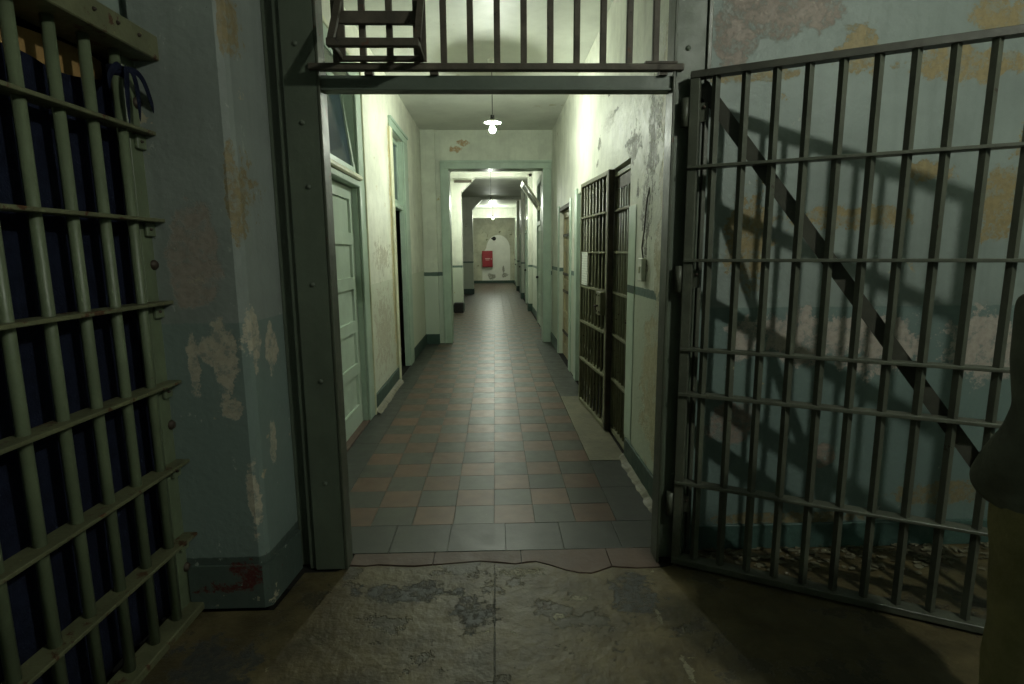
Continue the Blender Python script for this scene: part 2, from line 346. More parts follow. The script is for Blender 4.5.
# curb of plaster grit along the right wall foot
mb = MB(); prev = None
for k in range(30):
    y = 2.8 + k * .042; wd = .03 + .02 * random.random(); hh = .008 + .01 * random.random()
    cur = [(.947, y, hh + .02), (.947 - wd * .6, y, hh), (.947 - wd, y, .001)]
    if prev: mb.add(prev + cur, [(0, 1, 4, 3), (1, 2, 5, 4)])
    prev = cur
struct('trim_2', mb, 'patch', 'rough plaster fillet along the foot of the right corridor wall', 'trim')
mb = MB(); prev = None
for k in range(36):
    y = 5.27 + k * .0405; wd = .045 + .02 * random.random()
    cur = [(-1.172, y, .035), (-1.172 + wd * .6, y, .022), (-1.172 + wd, y, .001)]
    if prev: mb.add(prev + cur, [(0, 1, 4, 3), (1, 2, 5, 4)])
    prev = cur
struct('trim_3', mb, 'patch', 'rough plaster fillet along the foot of the left corridor wall', 'trim')

# ---- front room
PO = Vector((-1.344, 2.316, 0)); PA = math.atan2(1.0, .028)   # barred front: origin at its far foot, local x runs away from the camera
def P2W(s, y, z=0):     # local of the barred front to world
    cs, sn = math.cos(PA), math.sin(PA); return (PO.x + cs * s - sn * y, PO.y + sn * s + cs * y, z)
struct('wall_pier', MB().prism([(-1.36, 2.305), (-1.045, 2.305), (-1.022, 2.318), (-1.012, 2.34), (-.985, 2.75), (-1.45, 2.75), (-1.45, 2.36), (-1.36, 2.36)], 0, H), 'pier', 'grey blue masonry pier with peeling paint beside the barred front', 'wall')
struct('baseboard_pier', MB().prism([(-1.35, 2.292), (-1.03, 2.292), (-1.003, 2.31), (-.972, 2.61), (-1.0, 2.61), (-1.03, 2.32), (-1.05, 2.306), (-1.35, 2.306)], 0, .2), 'pier', 'red stained dark skirting around the foot of the pier', 'baseboard')
struct('wall_filler', box(-.99, -.86, 2.635, 2.75, 0, H), 'post', 'narrow dark green filler strip between pier and gate post', 'wall')
struct('wall_front', box(.93, 4.2, 2.70, 2.9, 0, H), 'wall_front', 'grey blue wall with ochre and pink bare patches behind the open gate', 'wall')
struct('wall_lintel', box(-.99, .95, 2.635, 2.9, 3.32, H), 'wall_room', 'wall strip above the barred transom', 'wall')
struct('baseboard_front', box(.98, 4.2, 2.682, 2.70, 0, .135, ch=.004), 'base_teal', 'chipped dark teal skirting behind the open gate', 'baseboard')
mb = MB().prism([P2W(-1.75, .06)[:2], P2W(.03, .06)[:2], P2W(.03, .3)[:2], P2W(-1.75, .3)[:2]], 2.36, H)
mb.prism([P2W(-5, .06)[:2], P2W(-1.75, .06)[:2], P2W(-1.75, .3)[:2], P2W(-5, .3)[:2]], 0, H)
struct('wall_side', mb, 'wall_room', 'grey wall above and beside the barred cell front', 'wall')
struct('wall_back', box(-1.9, 4.2, -2.8, -2.6, 0, H), 'wall_room', 'grey blue wall behind the viewer', 'wall')
struct('wall_far_side', box(4.2, 4.4, -2.8, 2.9, 0, H), 'wall_room', 'grey blue wall on the right of the front room', 'wall')
struct('ceiling', box(-1.9, 4.4, -2.8, 2.9, H, H + .1), 'room_ceiling', 'grey ceiling of the front room', 'ceiling')
# unlit cells behind the openings (five sided shells)
def shell(name, x0, x1, y0, y1, openside, lab):
    mb = MB(); tk = .05
    mb.box(x0, x1, y0, y1, -tk, 0).box(x0, x1, y0, y1, 2.9 + .1, 3.05).box(x0, x1, y0, y0 + tk, 0, 3).box(x0, x1, y1 - tk, y1, 0, 3)
    mb.box(x0, x0 + tk, y0 + tk, y1 - tk, 0, 3) if openside == '+x' else mb.box(x1 - tk, x1, y0 + tk, y1 - tk, 0, 3)
    struct(name, mb, 'dark_room', lab, 'room')
shell('wall_room_left', -3.4, -1.45, 3.7, 9.2, '+x', 'unlit room behind the left corridor doors')
shell('wall_cell_right', 1.215, 3.2, 3.0, 6.95, '-x', 'unlit cell behind the barred corridor door')
shell('wall_closet_right', 1.215, 2.0, 7.1, 8.7, '-x', 'unlit closet behind the tan corridor door')
mb = MB().prism([P2W(-1.8, .3)[:2], P2W(.1, .3)[:2], P2W(.1, 1.2)[:2], P2W(-1.8, 1.2)[:2]], -.05, 0)
mb.prism([P2W(-1.8, 1.15)[:2], P2W(.1, 1.15)[:2], P2W(.1, 1.2)[:2], P2W(-1.8, 1.2)[:2]], 0, 2.6).prism([P2W(-1.8, .3)[:2], P2W(.1, .3)[:2], P2W(.1, 1.2)[:2], P2W(-1.8, 1.2)[:2]], 2.6, 2.65)
mb.prism([P2W(.05, .3)[:2], P2W(.1, .3)[:2], P2W(.1, 1.2)[:2], P2W(.05, 1.2)[:2]], 0, 2.6).prism([P2W(-1.8, .3)[:2], P2W(-1.75, .3)[:2], P2W(-1.75, 1.2)[:2], P2W(-1.8, 1.2)[:2]], 0, 2.6)
struct('wall_cell_left', mb, 'dark_room', 'unlit cell behind the hung blanket', 'room')

# ---- floors
JAG = [(-.737, 2.605), (-.66, 2.600), (-.6, 2.608), (-.5, 2.594), (-.42, 2.587), (-.34, 2.597), (-.271, 2.603), (-.2, 2.609), (-.094, 2.623), (0, 2.604), (.084, 2.588), (.14, 2.6), (.187, 2.606), (.25, 2.575), (.33, 2.523), (.39, 2.497), (.449, 2.491), (.5, 2.515), (.559, 2.544), (.62, 2.532), (.68, 2.526), (.794, 2.53)]
poly = [(-1.75, -2.6), (4.2, -2.6), (4.2, 2.69), (.97, 2.69), (.86, 2.55)] + JAG[::-1] + [(-.80, 2.562), (-.948, 2.56), (-.985, 2.272), (-1.33, 2.272), P2W(0, .05)[:2], P2W(-1.75, .05)[:2], P2W(-4.9, .05)[:2]]
bm = bmesh.new(); f = bm.faces.new([bm.verts.new((x, y, 0)) for x, y in poly])
r = bmesh.ops.extrude_face_region(bm, geom=[f]); [setattr(v.co, 'z', -.04) for v in r['geom'] if isinstance(v, bmesh.types.BMVert)]
bmesh.ops.triangulate(bm, faces=bm.faces[:]); bmesh.ops.recalc_face_normals(bm, faces=bm.faces[:])
me = bpy.data.meshes.new('floor'); bm.to_mesh(me); bm.free(); me.materials.append(M['concrete'])
fl0 = bpy.data.objects.new('floor', me); COL.objects.link(fl0); tag(fl0, 'stained worn concrete floor of the front room', 'floor', kind='structure')
box(-1.9, 4.3, -2.7, 2.9, -.1, -.041).build('subfloor', 'groove', fl0)
fl1 = struct('floor', box(-1.45, 1.3, 2.45, FE, -.1, -.012), 'groove', 'checkered red and grey tile floor of the long corridor', 'floor')
TS = .2355; TX0 = -.023; TY0 = 3.025; NR = 28
def tile_mesh(wx, wy, m, nm):
    g = .0007; t = .001
    return MB().add([(g, g, -.012), (wx - g, g, -.012), (wx - g, wy - g, -.012), (g, wy - g, -.012), (g, g, -t), (wx - g, g, -t), (wx - g, wy - g, -t), (g, wy - g, -t), (g + t, g + t, 0), (wx - g - t, g + t, 0), (wx - g - t, wy - g - t, 0), (g + t, wy - g - t, 0)],
        [(3, 2, 1, 0)] + [(i, (i + 1) % 4, 4 + (i + 1) % 4, 4 + i) for i in range(4)] + [(4 + i, 4 + (i + 1) % 4, 8 + (i + 1) % 4, 8 + i) for i in range(4)] + [(8, 9, 10, 11)]).build(nm, m, fl1)
def lay(proto, first, x, y, nm):
    o = proto if first else copy_part(proto, nm, fl1)
    o.location = (x, y, random.uniform(-.0005, .0005)); o.rotation_euler = (random.uniform(-.0012, .0012), random.uniform(-.0012, .0012), 0); return o
pr_, pd = tile_mesh(TS, TS, 'tile_red', 'floor_tile'), tile_mesh(TS, TS, 'tile_dark', 'floor_tile')
fr = fd = True
for r_ in range(NR):
    for k in range(-4, 3):
        red = (r_ + k) % 2 == 0
        if red: lay(pr_, fr, TX0 + k * TS, TY0 + r_ * TS, 'floor_tile'); fr = False
        else: lay(pd, fd, TX0 + k * TS, TY0 + r_ * TS, 'floor_tile'); fd = False
pl = tile_mesh(TX0 - 4 * TS + 1.185, TS * 2, 'tile_border', 'border_tile'); q = True
for r_ in range(NR // 2): lay(pl, q, -1.185, TY0 + r_ * TS * 2, 'border_tile'); q = False
xr = TX0 + 3 * TS; pb = tile_mesh(.955 - xr, TS * 2, 'tile_border', 'border_tile'); q = True
for r_ in range(NR // 2):
    y = TY0 + r_ * TS * 2
    if 3.9 < y < 5.7: continue
    lay(pb, q, xr, y, 'border_tile'); q = False
pf = tile_mesh(.306, .297, 'tile_border', 'border_tile'); q = True
for k in range(7): lay(pf, q, -1.185 + k * .306, 2.727, 'border_tile'); q = False
box(xr + .002, .962, 3.97, 5.85, -.012, .003).build('concrete_patch', 'patch', fl1)['label'] = 'pale bare concrete patch at the barred door'
# far tiles, too small to pick apart: one joined part per colour
for colr, m in ((0, 'tile_red'), (1, 'tile_dark')):
    mb = MB(); y0 = TY0 + NR * TS
    for r_ in range(int((FE - y0) / TS) + 1):
        for k in range(-4, 4):
            if (r_ + NR + k) % 2 == colr:
                x, y = TX0 + k * TS, y0 + r_ * TS
                mb.box(x + .001, x + TS - .001, y + .001, y + TS - .001, -.012, random.uniform(-.0006, .0004))
        if (r_ + colr) % 2: mb.box(-1.185, TX0 - 4 * TS - .001, y0 + r_ * TS + .001, y0 + (r_ + 1) * TS - .001, -.012, 0)
    mb.build('far_floor_tiles', m, fl1)['kind'] = 'stuff'
# pink threshold slabs with a broken front edge
xs = [-.745, -.33, .115, .56, .80]
def jag_y(x):
    for (a, ya), (b2, yb) in zip(JAG, JAG[1:]):
        if a <= x <= b2: return ya + (yb - ya) * (x - a) / (b2 - a)
    return 2.605 if x < 0 else 2.53
for a, b2 in zip(xs, xs[1:]):
    pts = [x for x, y in JAG if a + .004 < x < b2 - .004]
    fr_ = [(a + .002, jag_y(a) + .013)] + [(x, jag_y(x) + .013 + random.uniform(-.003, .004)) for x in pts] + [(b2 - .002, jag_y(b2) + .013)]
    MB().prism(fr_ + [(b2 - .002, 2.722), (a + .002, 2.722)], -.04, 0).build('threshold_slab', 'slab_pink', fl1)

# ================================================================== DOORS AND WINDOWS
def door_leaf(parent, wd, ht, m, n, th=.04):
    """stack of n recessed panels; local x = along the wall, local y = into the room (+ is the visible face)"""
    st, rl = .11, .1
    mb = MB().box(0, st, 0, th, 0, ht).box(wd - st, wd, 0, th, 0, ht)
    ph = (ht - rl * (n + 1) - .08) / n; z = .08
    pans = []
    for k in range(n + 1):
        mb.box(st, wd - st, 0, th, z, z + rl) if k else mb.box(st, wd - st, 0, th, 0, z + rl)
        if k < n: pans.append((z + rl, z + rl + ph))
        z += rl + ph
    leaf = mb.build('door_leaf', m, parent)
    for a, b2 in pans:
        p = MB().box(st, wd - st, .006, th - .018, a, b2)
        p.prism([(0, 0)] * 0 or [(st, th - .018), (st + .014, th - .018), (st, th - .002)], a, b2)
        p.prism([(wd - st, th - .018), (wd - st, th - .002), (wd - st - .014, th - .018)], a, b2)
        p.build('panel', m, leaf)
    return leaf
# door 1 : five-panel door, left
d1 = empty('door_1', (-1.235, 5.07, 0), 'mint five panel door with transom window, nearest on the left', 'door', rz=-PI / 2, kind='structure')
# local x runs toward the camera, local y toward the corridor
lf = door_leaf(d1, 1.0, 2.08, 'door_mint', 5); lf.location = (0, -.04, .012)
box(0, 1.0, -.05, .075, 2.1, 2.155, ch=.008).build('transom_bar', 'mint', d1)
box(-.01, 1.0, -.05, .1, 2.155, 2.2, ch=.012).build('transom_moulding', 'cream', d1)
for nm, (x0, x1, z0, z1) in (('side_casing', (-.2, 0, 0, 2.98)), ('side_casing', (1.0, 1.14, 0, 2.98)), ('head_casing', (-.2, 1.14, 2.98, 3.13))):
    box(x0, x1, .045, .068, z0, z1, ch=.006).build(nm, 'mint', d1)
box(-.215, -.19, .045, .082, 0, 3.14, ch=.005).build('casing_bead', 'cream', d1)
box(-.215, 1.16, .045, .084, 3.115, 3.15, ch=.005).build('casing_bead', 'cream', d1)
box(0, .015, -.1, .045, 0, 2.98).build('reveal', 'mint', d1)
box(0, 1.0, -.06, .06, -.005, .012).build('sill', 'slab_pink', d1)
def sash(parent, wd, z0, ht, tilt, m, pane='glass', yb=0):
    e = MB().box(0, .06, -.02, .02, 0, ht).box(wd - .06, wd, -.02, .02, 0, ht).box(.06, wd - .06, -.02, .02, 0, .06).box(.06, wd - .06, -.02, .02, ht - .06, ht).build('sash', m, parent)
    box(.06, wd - .06, -.004, .004, .06, ht - .06).build('pane', pane, e)
    e.location = (0, yb, z0); e.rotation_euler = (tilt, 0, 0); return e
w1 = empty('window_1', (-1.235, 5.05, 0), 'tilted dark glass transom window above the five panel door', 'window', rz=-PI / 2, kind='structure')
sash(w1, .96, 2.2, .76, .12, 'mint', yb=.03)
# door 2 : ajar, left
d2 = empty('door_2', (-1.31, 7.65, 0), 'narrow mint door standing ajar on the left wall, dark gap beside it', 'door', rz=-PI / 2, kind='structure')
lf = door_leaf(d2, .8, 2.06, 'door_mint', 4); lf.location = (.8, -.1, .012); lf.rotation_euler = (0, 0, -1.75)
box(-.004, .016, .03, .055, .9, 1.02).build('latch_plate', 'black', d2)
box(0.012, .82, -.05, .11, 2.09, 2.15, ch=.008).build('transom_bar', 'mint', d2)
box(0, .012, .06, .12, 0, 2.96).build('reveal', 'mint', d2)
for nm, (x0, x1, z0, z1), m in (('side_casing', (-.3, 0, 0, 2.96), 'mint'), ('side_casing', (.82, .95, 0, 2.96), 'cream'), ('head_casing', (-.3, .95, 2.96, 3.06), 'mint')):
    box(x0, x1, .12, .145, z0, z1, ch=.006).build(nm, m, d2)
box(-.31, .96, .12, .16, 3.04, 3.075, ch=.005).build('casing_bead', 'mint', d2)
w2 = empty('window_2', (-1.265, 7.635, 0), 'dark transom window above the ajar left door', 'window', rz=-PI / 2, kind='structure')
sash(w2, .80, 2.15, .8, .0, 'mint', yb=0)
# door 3 : tan door on the right
d3 = empty('door_3', (1.06, 7.25, 0), 'tan painted panel door with rusty straps, right wall past the barred door', 'door', rz=PI / 2, kind='structure')
lf = door_leaf(d3, 1.19, 2.1, 'wood_tan', 4); lf.location = (.005, 0, .012)
for z in (.35, .95, 1.2, 1.75): box(.05, 1.14, .041, .052, z, z + .035).build('strap', 'rust', d3)
box(0, 1.2, -.02, .1, 2.115, 2.165).build('head', 'rust', d3)
box(-.13, 0, .095, .115, 0, 2.2, ch=.004).build('side_casing', 'mint', d3)
box(1.2, 1.3, .095, .115, 0, 2.2, ch=.004).build('side_casing', 'mint', d3)
# far corridor doors
def far_door(n, x, y, side, lab, op=0):
    rz = PI / 2 if side > 0 else -PI / 2
    e = empty('door_%d' % n, (x, y, 0), lab, 'door', rz=rz, kind='structure')
    lf = door_leaf(e, .9, 2.05, 'door_mint', 4); lf.location = (0, 0, .012)
    for x0, x1 in ((-.12, 0), (.9, 1.02)): box(x0, x1, 0, .06, 0, 2.9, ch=.005).build('side_casing', 'mint', e)
    box(-.12, 1.02, 0, .06, 2.9, 3.02, ch=.005).build('head_casing', 'mint', e)
    box(0, .9, 0, .07, 2.07, 2.15).build('transom_bar', 'mint', e)
    sash(e, .9, 2.15 + (.25 if op else 0), .74 - (.1 if op else 0), op, 'cream', yb=.03)
    MB().lathe([(.0, 0), (.02, 0), (.03, .03), (.02, .05), (0, .055)], .82, .04, 1.0, 10, 'y').build('knob', 'black', e)
far_door(4, FX1, 11.3, 1, 'pale door on the right of the far section, nearest, transom sash tipped open', -.62)
far_door(5, FX1, 16.1, 1, 'second pale closed door on the right of the far section')
far_door(6, FX1, 19.9, 1, 'third pale closed door on the right of the far section')
far_door(7, FX1, 23.9, 1, 'last pale closed door on the right before the white arch')
far_door(8, FX0, 12.6, -1, 'pale closed door on the left of the far section, nearest')
far_door(9, FX0, 18.6, -1, 'second pale closed door on the left of the far section')
far_door(10, FX0, 24.6, -1, 'last pale closed door on the left before the white arch')

# ================================================================== THINGS
def rivet(parent, pts, m, axis='y', r=.011, name='bolt', dom=.009):
    proto = None
    for p in pts:
        if proto is None:
            proto = MB().lathe([(0, -dom), (r * .6, -dom * .85), (r, -dom * .2), (r, .004)], 0, 0, 0, 10, axis).build(name, m, parent); proto.location = p
        else: copy_part(proto, name, parent, p)

# ---- gate frame with barred transom
gf = empty('gate_frame', (0, 2.61, 0), 'dark green steel gate frame with barred transom across the corridor mouth', 'gate frame')
for sx, xa, xb in ((-1, -.9, -.755), (1, .80, .945)):
    yf = -.03 if sx < 0 else .014
    p = box(xa, xb, yf, .09, 0, 3.34, ch=.004).build('post', 'post', gf)
    rivet(p, [((xa + xb) / 2 + dx, yf, z) for z, dx in ((.45, 0), (.95, .01), (1.4, 0), (1.83, .01), (2.1, 0), (2.42, -.01), (2.75, 0))], 'post', 'y', .012)
    if sx < 0:
        box(-.755, -.742, -.034, .07, 0, 3.34, ch=.003).build('post_lip', 'post_lip', gf)
        box(-.93, -.9, -.012, .06, 0, 3.34).build('post_flange', 'post', gf)
    else:
        box(.787, .80, -.034, .07, 0, 3.34, ch=.003).build('post_lip', 'post_lip', gf)
        box(.945, .965, .0, .09, 0, 3.34, ch=.003).build('post_flange', 'gate', gf)
bmq = box(-.742, .787, -.012, .01, 2.243, 2.298).build('beam_web', 'beam', gf)
box(-.742, .787, -.022, .05, 2.236, 2.245, ch=.002).build('beam_flange', 'beam', gf)
box(-.785, .83, -.046, -.008, 2.312, 2.34, ch=.003).build('transom_rail', 'rust', gf)
for x in (-.55, -.27, .787 - .06): box(x, x + .035, -.03, .008, 2.297, 2.313).build('spacer_block', 'rust', gf)
box(-.742, .787, -.045, .06, 3.22, 3.32).build('top_beam', 'beam', gf)
box(.66, .80, -.048, -.014, 2.34, 2.348).build('rail_clip', 'rust', gf)
tb = box(-.0135, .0135, -.012, .012, 2.335, 3.225, ch=.003).build('transom_bar', 'rust', gf)
for k in range(13):
    x = -.665 + k * .1143
    o = tb if k == 0 else copy_part(tb, 'transom_bar', gf)
    o.location = (x, -.026, 0)

# ---- rusty bracket on the transom
bk = empty('iron_bracket', (-.465, 2.503, 2.341), 'rusty iron V shaped bracket with three rails standing on the transom rail', 'bracket')
Y0 = .05
box(-.175, .175, Y0 - .012, Y0 + .012, .145, .195, ch=.002).build('rail', 'rust', bk)
box(-.185, .175, -.13, -.10, .002, .032, ch=.002).build('rail', 'rust', bk).location = (0, 0, .0)
box(-.175, .175, Y0 - .012, Y0 + .012, 0.0, .02, ch=.002).build('rail', 'rust', bk)
for x in (-.17, .17):
    box(x - .016, x + .016, Y0 - .006, Y0 + .014, 0, .25, ch=.002).build('end_upright', 'rust', bk)
    MB().bar((x, Y0 - .01, .235), (x, -.112, .03), .02, .026, (1, 0, 0)).build('end_strut', 'rust', bk)
    MB().bar((x, Y0 - .006, .012), (x, -.115, .018), .02, .014, (1, 0, 0)).build('end_foot', 'rust', bk)

# ---- open barred gate (right)
ga = math.atan2(-.465, .885)
gt = empty('barred_gate', (.877, 2.575, 0), 'open dark steel barred gate with diagonal brace, swung against the right wall', 'gate', rz=ga)
GL = 1.52
box(-.012, .03, -.02, .02, .02, 2.305, ch=.003).build('hinge_stile', 'gate', gt)
box(GL - .03, GL + .02, -.02, .02, .02, 2.305, ch=.003).build('lock_stile', 'gate', gt)
gb = MB().tube([(0, 0, .02), (0, 0, 2.29)], .0172, 4, smooth=False).build('bar', 'gate', gt)
for k in range(12):
    o = gb if k == 0 else copy_part(gb, 'bar', gt)
    o.location = (.0945 + k * .1185, 0, 0)
for z, hh, wd in ((2.276, .03, .05), (1.897, .014, .062), (1.488, .014, .062), (1.078, .014, .062), (.862, .016, .062), (.423, .014, .062), (.012, .03, .07)):
    box(-.01, GL + .015, -wd / 2, wd / 2, z, z + hh, ch=.002).build('rail', 'gate_dark' if z > 2 else 'gate', gt)
MB().bar((0.03, .036, 2.257), (GL, .038, .17), .009, .058, (1, 0, 0)).build('brace', 'gate_dark', gt)
for z in (2.08, 1.35, .25):
    h = MB().tube([(-.03, -.005, z), (-.03, -.005, z + .12)], .018, 12).build('hinge', 'gate', gt)
    box(-.03, .06, .018, .028, z + .02, z + .1).build('hinge_leaf', 'gate', h)
    rivet(h, [(.02, .017, z + .04), (.045, .017, z + .08)], 'bolt', 'y', .008)

# ---- barred cell front (left)
cf = empty('barred_cell_front', PO, 'pale green barred cell front on the left with blanket hung behind', 'cell bars', rz=PA)
# local x away from the camera, local y to the left (into the cell): room side is negative y
cb = MB().tube([(0, 0, .02), (0, 0, 2.275)], .0185, 14).build('bar', 'bars_green', cf)
for k in range(11):
    o = cb if k == 0 else copy_part(cb, 'bar', cf)
    o.location = (-.137 - k * .1455, 0, 0)
for z in (2.0, 1.672, 1.35, 1.022, .68, .35):
    rl = box(-1.72, .02, -.045, .035, z - .007, z + .007, ch=.002).build('rail', 'bars_edge', cf)
    br = box(-.06, .022, -.004, .011, z - .062, z - .007, ch=.003).build('rail_bracket', 'bars_green', cf)
    rivet(br, [(-.04, -.005, z - .035), (0, -.005, z - .035)], 'bolt', 'y', .006)
box(-1.72, .035, -.05, .045, 0, .035, ch=.004).build('bottom_rail', 'bars_edge', cf)
box(-1.72, .045, -.085, .1, 2.262, 2.35, ch=.004).build('top_channel', 'bars_edge', cf)
rivet(cf, [(-.12 - .11 * k, -.086, 2.315) for k in range(12)], 'bolt', 'y', .007)
fs = box(-.08, .03, .012, .026, .03, 2.265, ch=.002).build('frame_plate', 'bars_green', cf)
rivet(fs, [(-.02, .011, z) for z in (2.11, 1.5, .84, .2)], 'bolt', 'y', .021, 'frame_bolt', .016)
box(-1.72, -1.62, .012, .026, .03, 2.265, ch=.002).build('frame_plate', 'bars_green', cf)
box(-.115, -.09, .11, .15, .03, 2.265).build('back_flange', 'post_lip', cf)

# blanket, cardboard, cloth tie
bl = empty('hung_blanket', (PO.x, PO.y, 0), 'dark navy blanket hung behind the green cell bars', 'blanket', rz=PA)
mb = MB(); nu, nv = 90, 40
for j in range(nv + 1):
    for i in range(nu + 1):
        s = -1.66 + 1.615 * i / nu; t = j / nv
        top = 2.155 + .012 * math.sin(s * 7 + 1) + (.03 if s > -.1 else 0) - .008 * math.sin(s * 17)
        z = .03 + t * (top - .03)
        y = .072 + .005 * math.sin(s * 31 + .6 * math.sin(z * 2.3)) * (1 - .4 * t) + .005 * math.sin(s * 12 + z * 3)
        if s > -.12: s -= .03 * math.sin(z * 4.2) ** 2 * (s + .12) / .06
        mb.v.append((s, y, z))
for j in range(nv):
    for i in range(nu):
        a = j * (nu + 1) + i; mb.f.append((a, a + 1, a + nu + 2, a + nu + 1)); mb.sm.append(True)
bo = mb.build('cloth', 'blanket', bl); md = bo.modifiers.new('thick', 'SOLIDIFY'); md.thickness = .004
cb2 = empty('cardboard_sheet', P2W(-.43, .1, 2.0), 'torn brown cardboard strip above the navy blanket', 'cardboard', rz=PA)
top = [(-.62, .235), (-.40, .225), (-.2, .235), (.0, .237), (.17, .252), (.3, .255), (.37, .245)]; bot = [(.36, .1), (.3, -.05), (.1, -.06), (-.3, -.06), (-.62, -.06)]
pg = top + bot; m2 = len(pg)
MB().add([(x, 0, z) for x, z in pg] + [(x, .006, z) for x, z in pg], [tuple(range(m2))[::-1], tuple(range(m2, 2 * m2))] + [(i, (i + 1) % m2, m2 + (i + 1) % m2, m2 + i) for i in range(m2)]).build('board', 'card', cb2)
for x0, z0, x1, z1 in ((-.25, .19, -.16, .08), (0.0, .16, .06, .07)): MB().bar((x0, -.003, z0), (x1, -.003, z1), .004, .016, (0, -1, 0)).build('tear', 'groove', cb2)
ct = empty('cloth_tie', P2W(-.135, 0, 2.19), 'dark navy cloth strip knotted round the top of a green bar', 'cloth strip', rz=PA)
MB().lathe([(.019, -.02), (.03, -.016), (.034, 0), (.03, .016), (.019, .02)], 0, 0, 0, 14).build('knot', 'blanket', ct)
for dx, dy, ln, wv in ((-.11, -.03, .09, .02), (-.03, -.04, .2, .01), (.06, -.035, .17, -.01), (.13, -.04, .16, .03), (.03, .03, .22, .01)):
    pts = [(0, dy * .8, .005), (dx * .3, dy * 1.2, .015), (dx * .6, dy * 1.3, -.01), (dx * .85, dy * 1.2, -.45 * ln), (dx + wv, dy * 1.1, -ln)]
    mb = MB(); pr_v = []
    for i, p in enumerate(pts):
        wd = (.011, .014, .016, .015, .004)[i]; nx = Vector((pts[min(i + 1, 4)][2] - pts[max(i - 1, 0)][2], 0, -(pts[min(i + 1, 4)][0] - pts[max(i - 1, 0)][0]))); nx = nx.normalized() * wd
        pr_v += [Vector(p) + nx, Vector(p) - nx]
    mb.add(pr_v, [(2 * i, 2 * i + 1, 2 * i + 3, 2 * i + 2) for i in range(4)], True)
    o = mb.build('tail', 'blanket', ct); md = o.modifiers.new('thick', 'SOLIDIFY'); md.thickness = .004; o.modifiers.new('sub', 'SUBSURF').levels = 1

# ---- barred door and fixed barred panels on the right of the corridor
def barred(name, loc, rz, L, Hh, lab, n, zs, lock=False, cat='barred door'):
    e = empty(name, loc, lab, cat, rz=rz)
    box(0, .05, -.025, .025, .01, Hh, ch=.003).build('stile', 'olive', e); box(L - .03, L, -.025, .025, .01, Hh, ch=.003).build('stile', 'olive', e)
    box(.05, L - .03, -.025, .025, Hh - .035, Hh, ch=.003).build('top_rail', 'olive', e); box(.05, L - .03, -.025, .025, .01, .045, ch=.003).build('bottom_rail', 'olive', e)
    p = MB().tube([(0, 0, .03), (0, 0, Hh - .02)], .011, 8).build('bar', 'olive', e)
    for k in range(n):
        o = p if k == 0 else copy_part(p, 'bar', e)
        o.location = (.05 + (L - .08) * (k + .5) / n, 0, 0)
    for z in zs: box(.05, L - .03, -.03, .03, z - .008, z + .008).build('rail', 'olive', e)
    return e
zs = (1.82, 1.53, 1.22, .82, .45)
da = math.atan2(1.0, -.074)
bd = barred('barred_door', (.953, 4.68, 0), da, 1.0, 2.19, 'olive barred cell door standing slightly ajar on the right wall, paper notice on it', 8, (1.86, 1.53, 1.2, .85, .47))
lk = box(.03, .17, .02, .07, 1.0, 1.2, ch=.006).build('lock_case', 'olive', bd)
rivet(lk, [(.06, .071, 1.03), (.14, .071, 1.03), (.06, .071, 1.17), (.14, .071, 1.17)], 'bolt', 'y', .007)
MB().tube([(.1, .07, 1.08), (.1, .1, 1.08), (.02, .11, 1.08)], .008, 8).build('latch_handle', 'bolt', bd)
box(-.03, .0, -.02, .03, .01, 2.19, ch=.004).build('jamb_strip', 'rust', bd)
pn = barred('barred_screen', (1.005, 4.09, 0), PI / 2, .6, 2.16, 'fixed rusty barred panel between the corridor wall and the ajar barred door', 6, (1.86, 1.53, 1.2, .85, .47), cat='barred screen')
box(.05, .57, -.012, .012, 2.03, 2.12).build('rust_plate', 'rust', pn)
barred('barred_screen', (1.03, 5.72, 0), PI / 2, .85, 2.16, 'fixed barred panel half hidden behind the far edge of the barred door', 7, (1.86, 1.53, 1.2, .85, .47), cat='barred screen')
t4 = empty('trim_4', (.965, 6.6, 0), 'pale mint strip of casing between barred door and tan door', 'door casing', kind='structure')
box(-.02, .0, 0, .16, 0, 2.25, ch=.004).build('casing', 'mint', t4)
box(-.021, .1, -.02, .0, 0, 2.19, ch=.004).build('reveal', 'mint', t4)
t5 = empty('trim_5', (.965, 4.07, 0), 'pale mint casing strip on the near side of the barred opening', 'door casing', kind='structure')
box(-.005, .0, -.2, 0, .17, 1.85).build('casing', 'door_mint', t5)
box(-.0062, -.005, -.2, 0, 1.245, 1.3).build('stripe', 'base_green', t5)
pp = empty('paper_notice', (.953 - .074 * .75 - .034, 4.68 + .75, 1.22), 'white printed paper notice fixed to the barred door', 'notice', rz=da)
box(-.12, .12, .0, .002, 0, .31).build('sheet', 'paper', pp)

# ---- small corridor fittings
sw = empty('switch_box', (.962, 3.63, 1.42), 'small pale switch box below a cracked patch on the right corridor wall', 'switch')
box(-.03, 0, -.05, .05, -.075, .075, ch=.006).build('box', 'white_metal', sw); box(-.036, -.029, -.012, .012, -.02, .02, ch=.002).build('toggle', 'cream', sw)
cbq = MB().tube([(.955, 3.63, 1.49), (.952, 3.66, 1.56), (.953, 3.62, 1.66), (.955, 3.60, 1.78), (.954, 3.57, 1.86), (.966, 3.56, 1.93)], .005, 7).build('cable', 'rust')
tag(cbq, 'thin dark cable running up the wall from the switch box', 'cable')
rb = empty('hose_cabinet', (-.37, FE - .17, .8), 'red metal cabinet hung on the white arch at the corridor end', 'cabinet')
box(-.26, .26, -.1, .155, 0, .8, ch=.015).build('body', 'red_box', rb)
dr = box(-.235, .235, -.115, -.1, .03, .77, ch=.006).build('door', 'red_box', rb)
box(-.12, .12, -.118, -.114, .40, .44).build('pale_lettering', 'pale_print', dr); box(-.09, .09, -.118, -.114, .34, .37).build('pale_lettering', 'pale_print', dr)
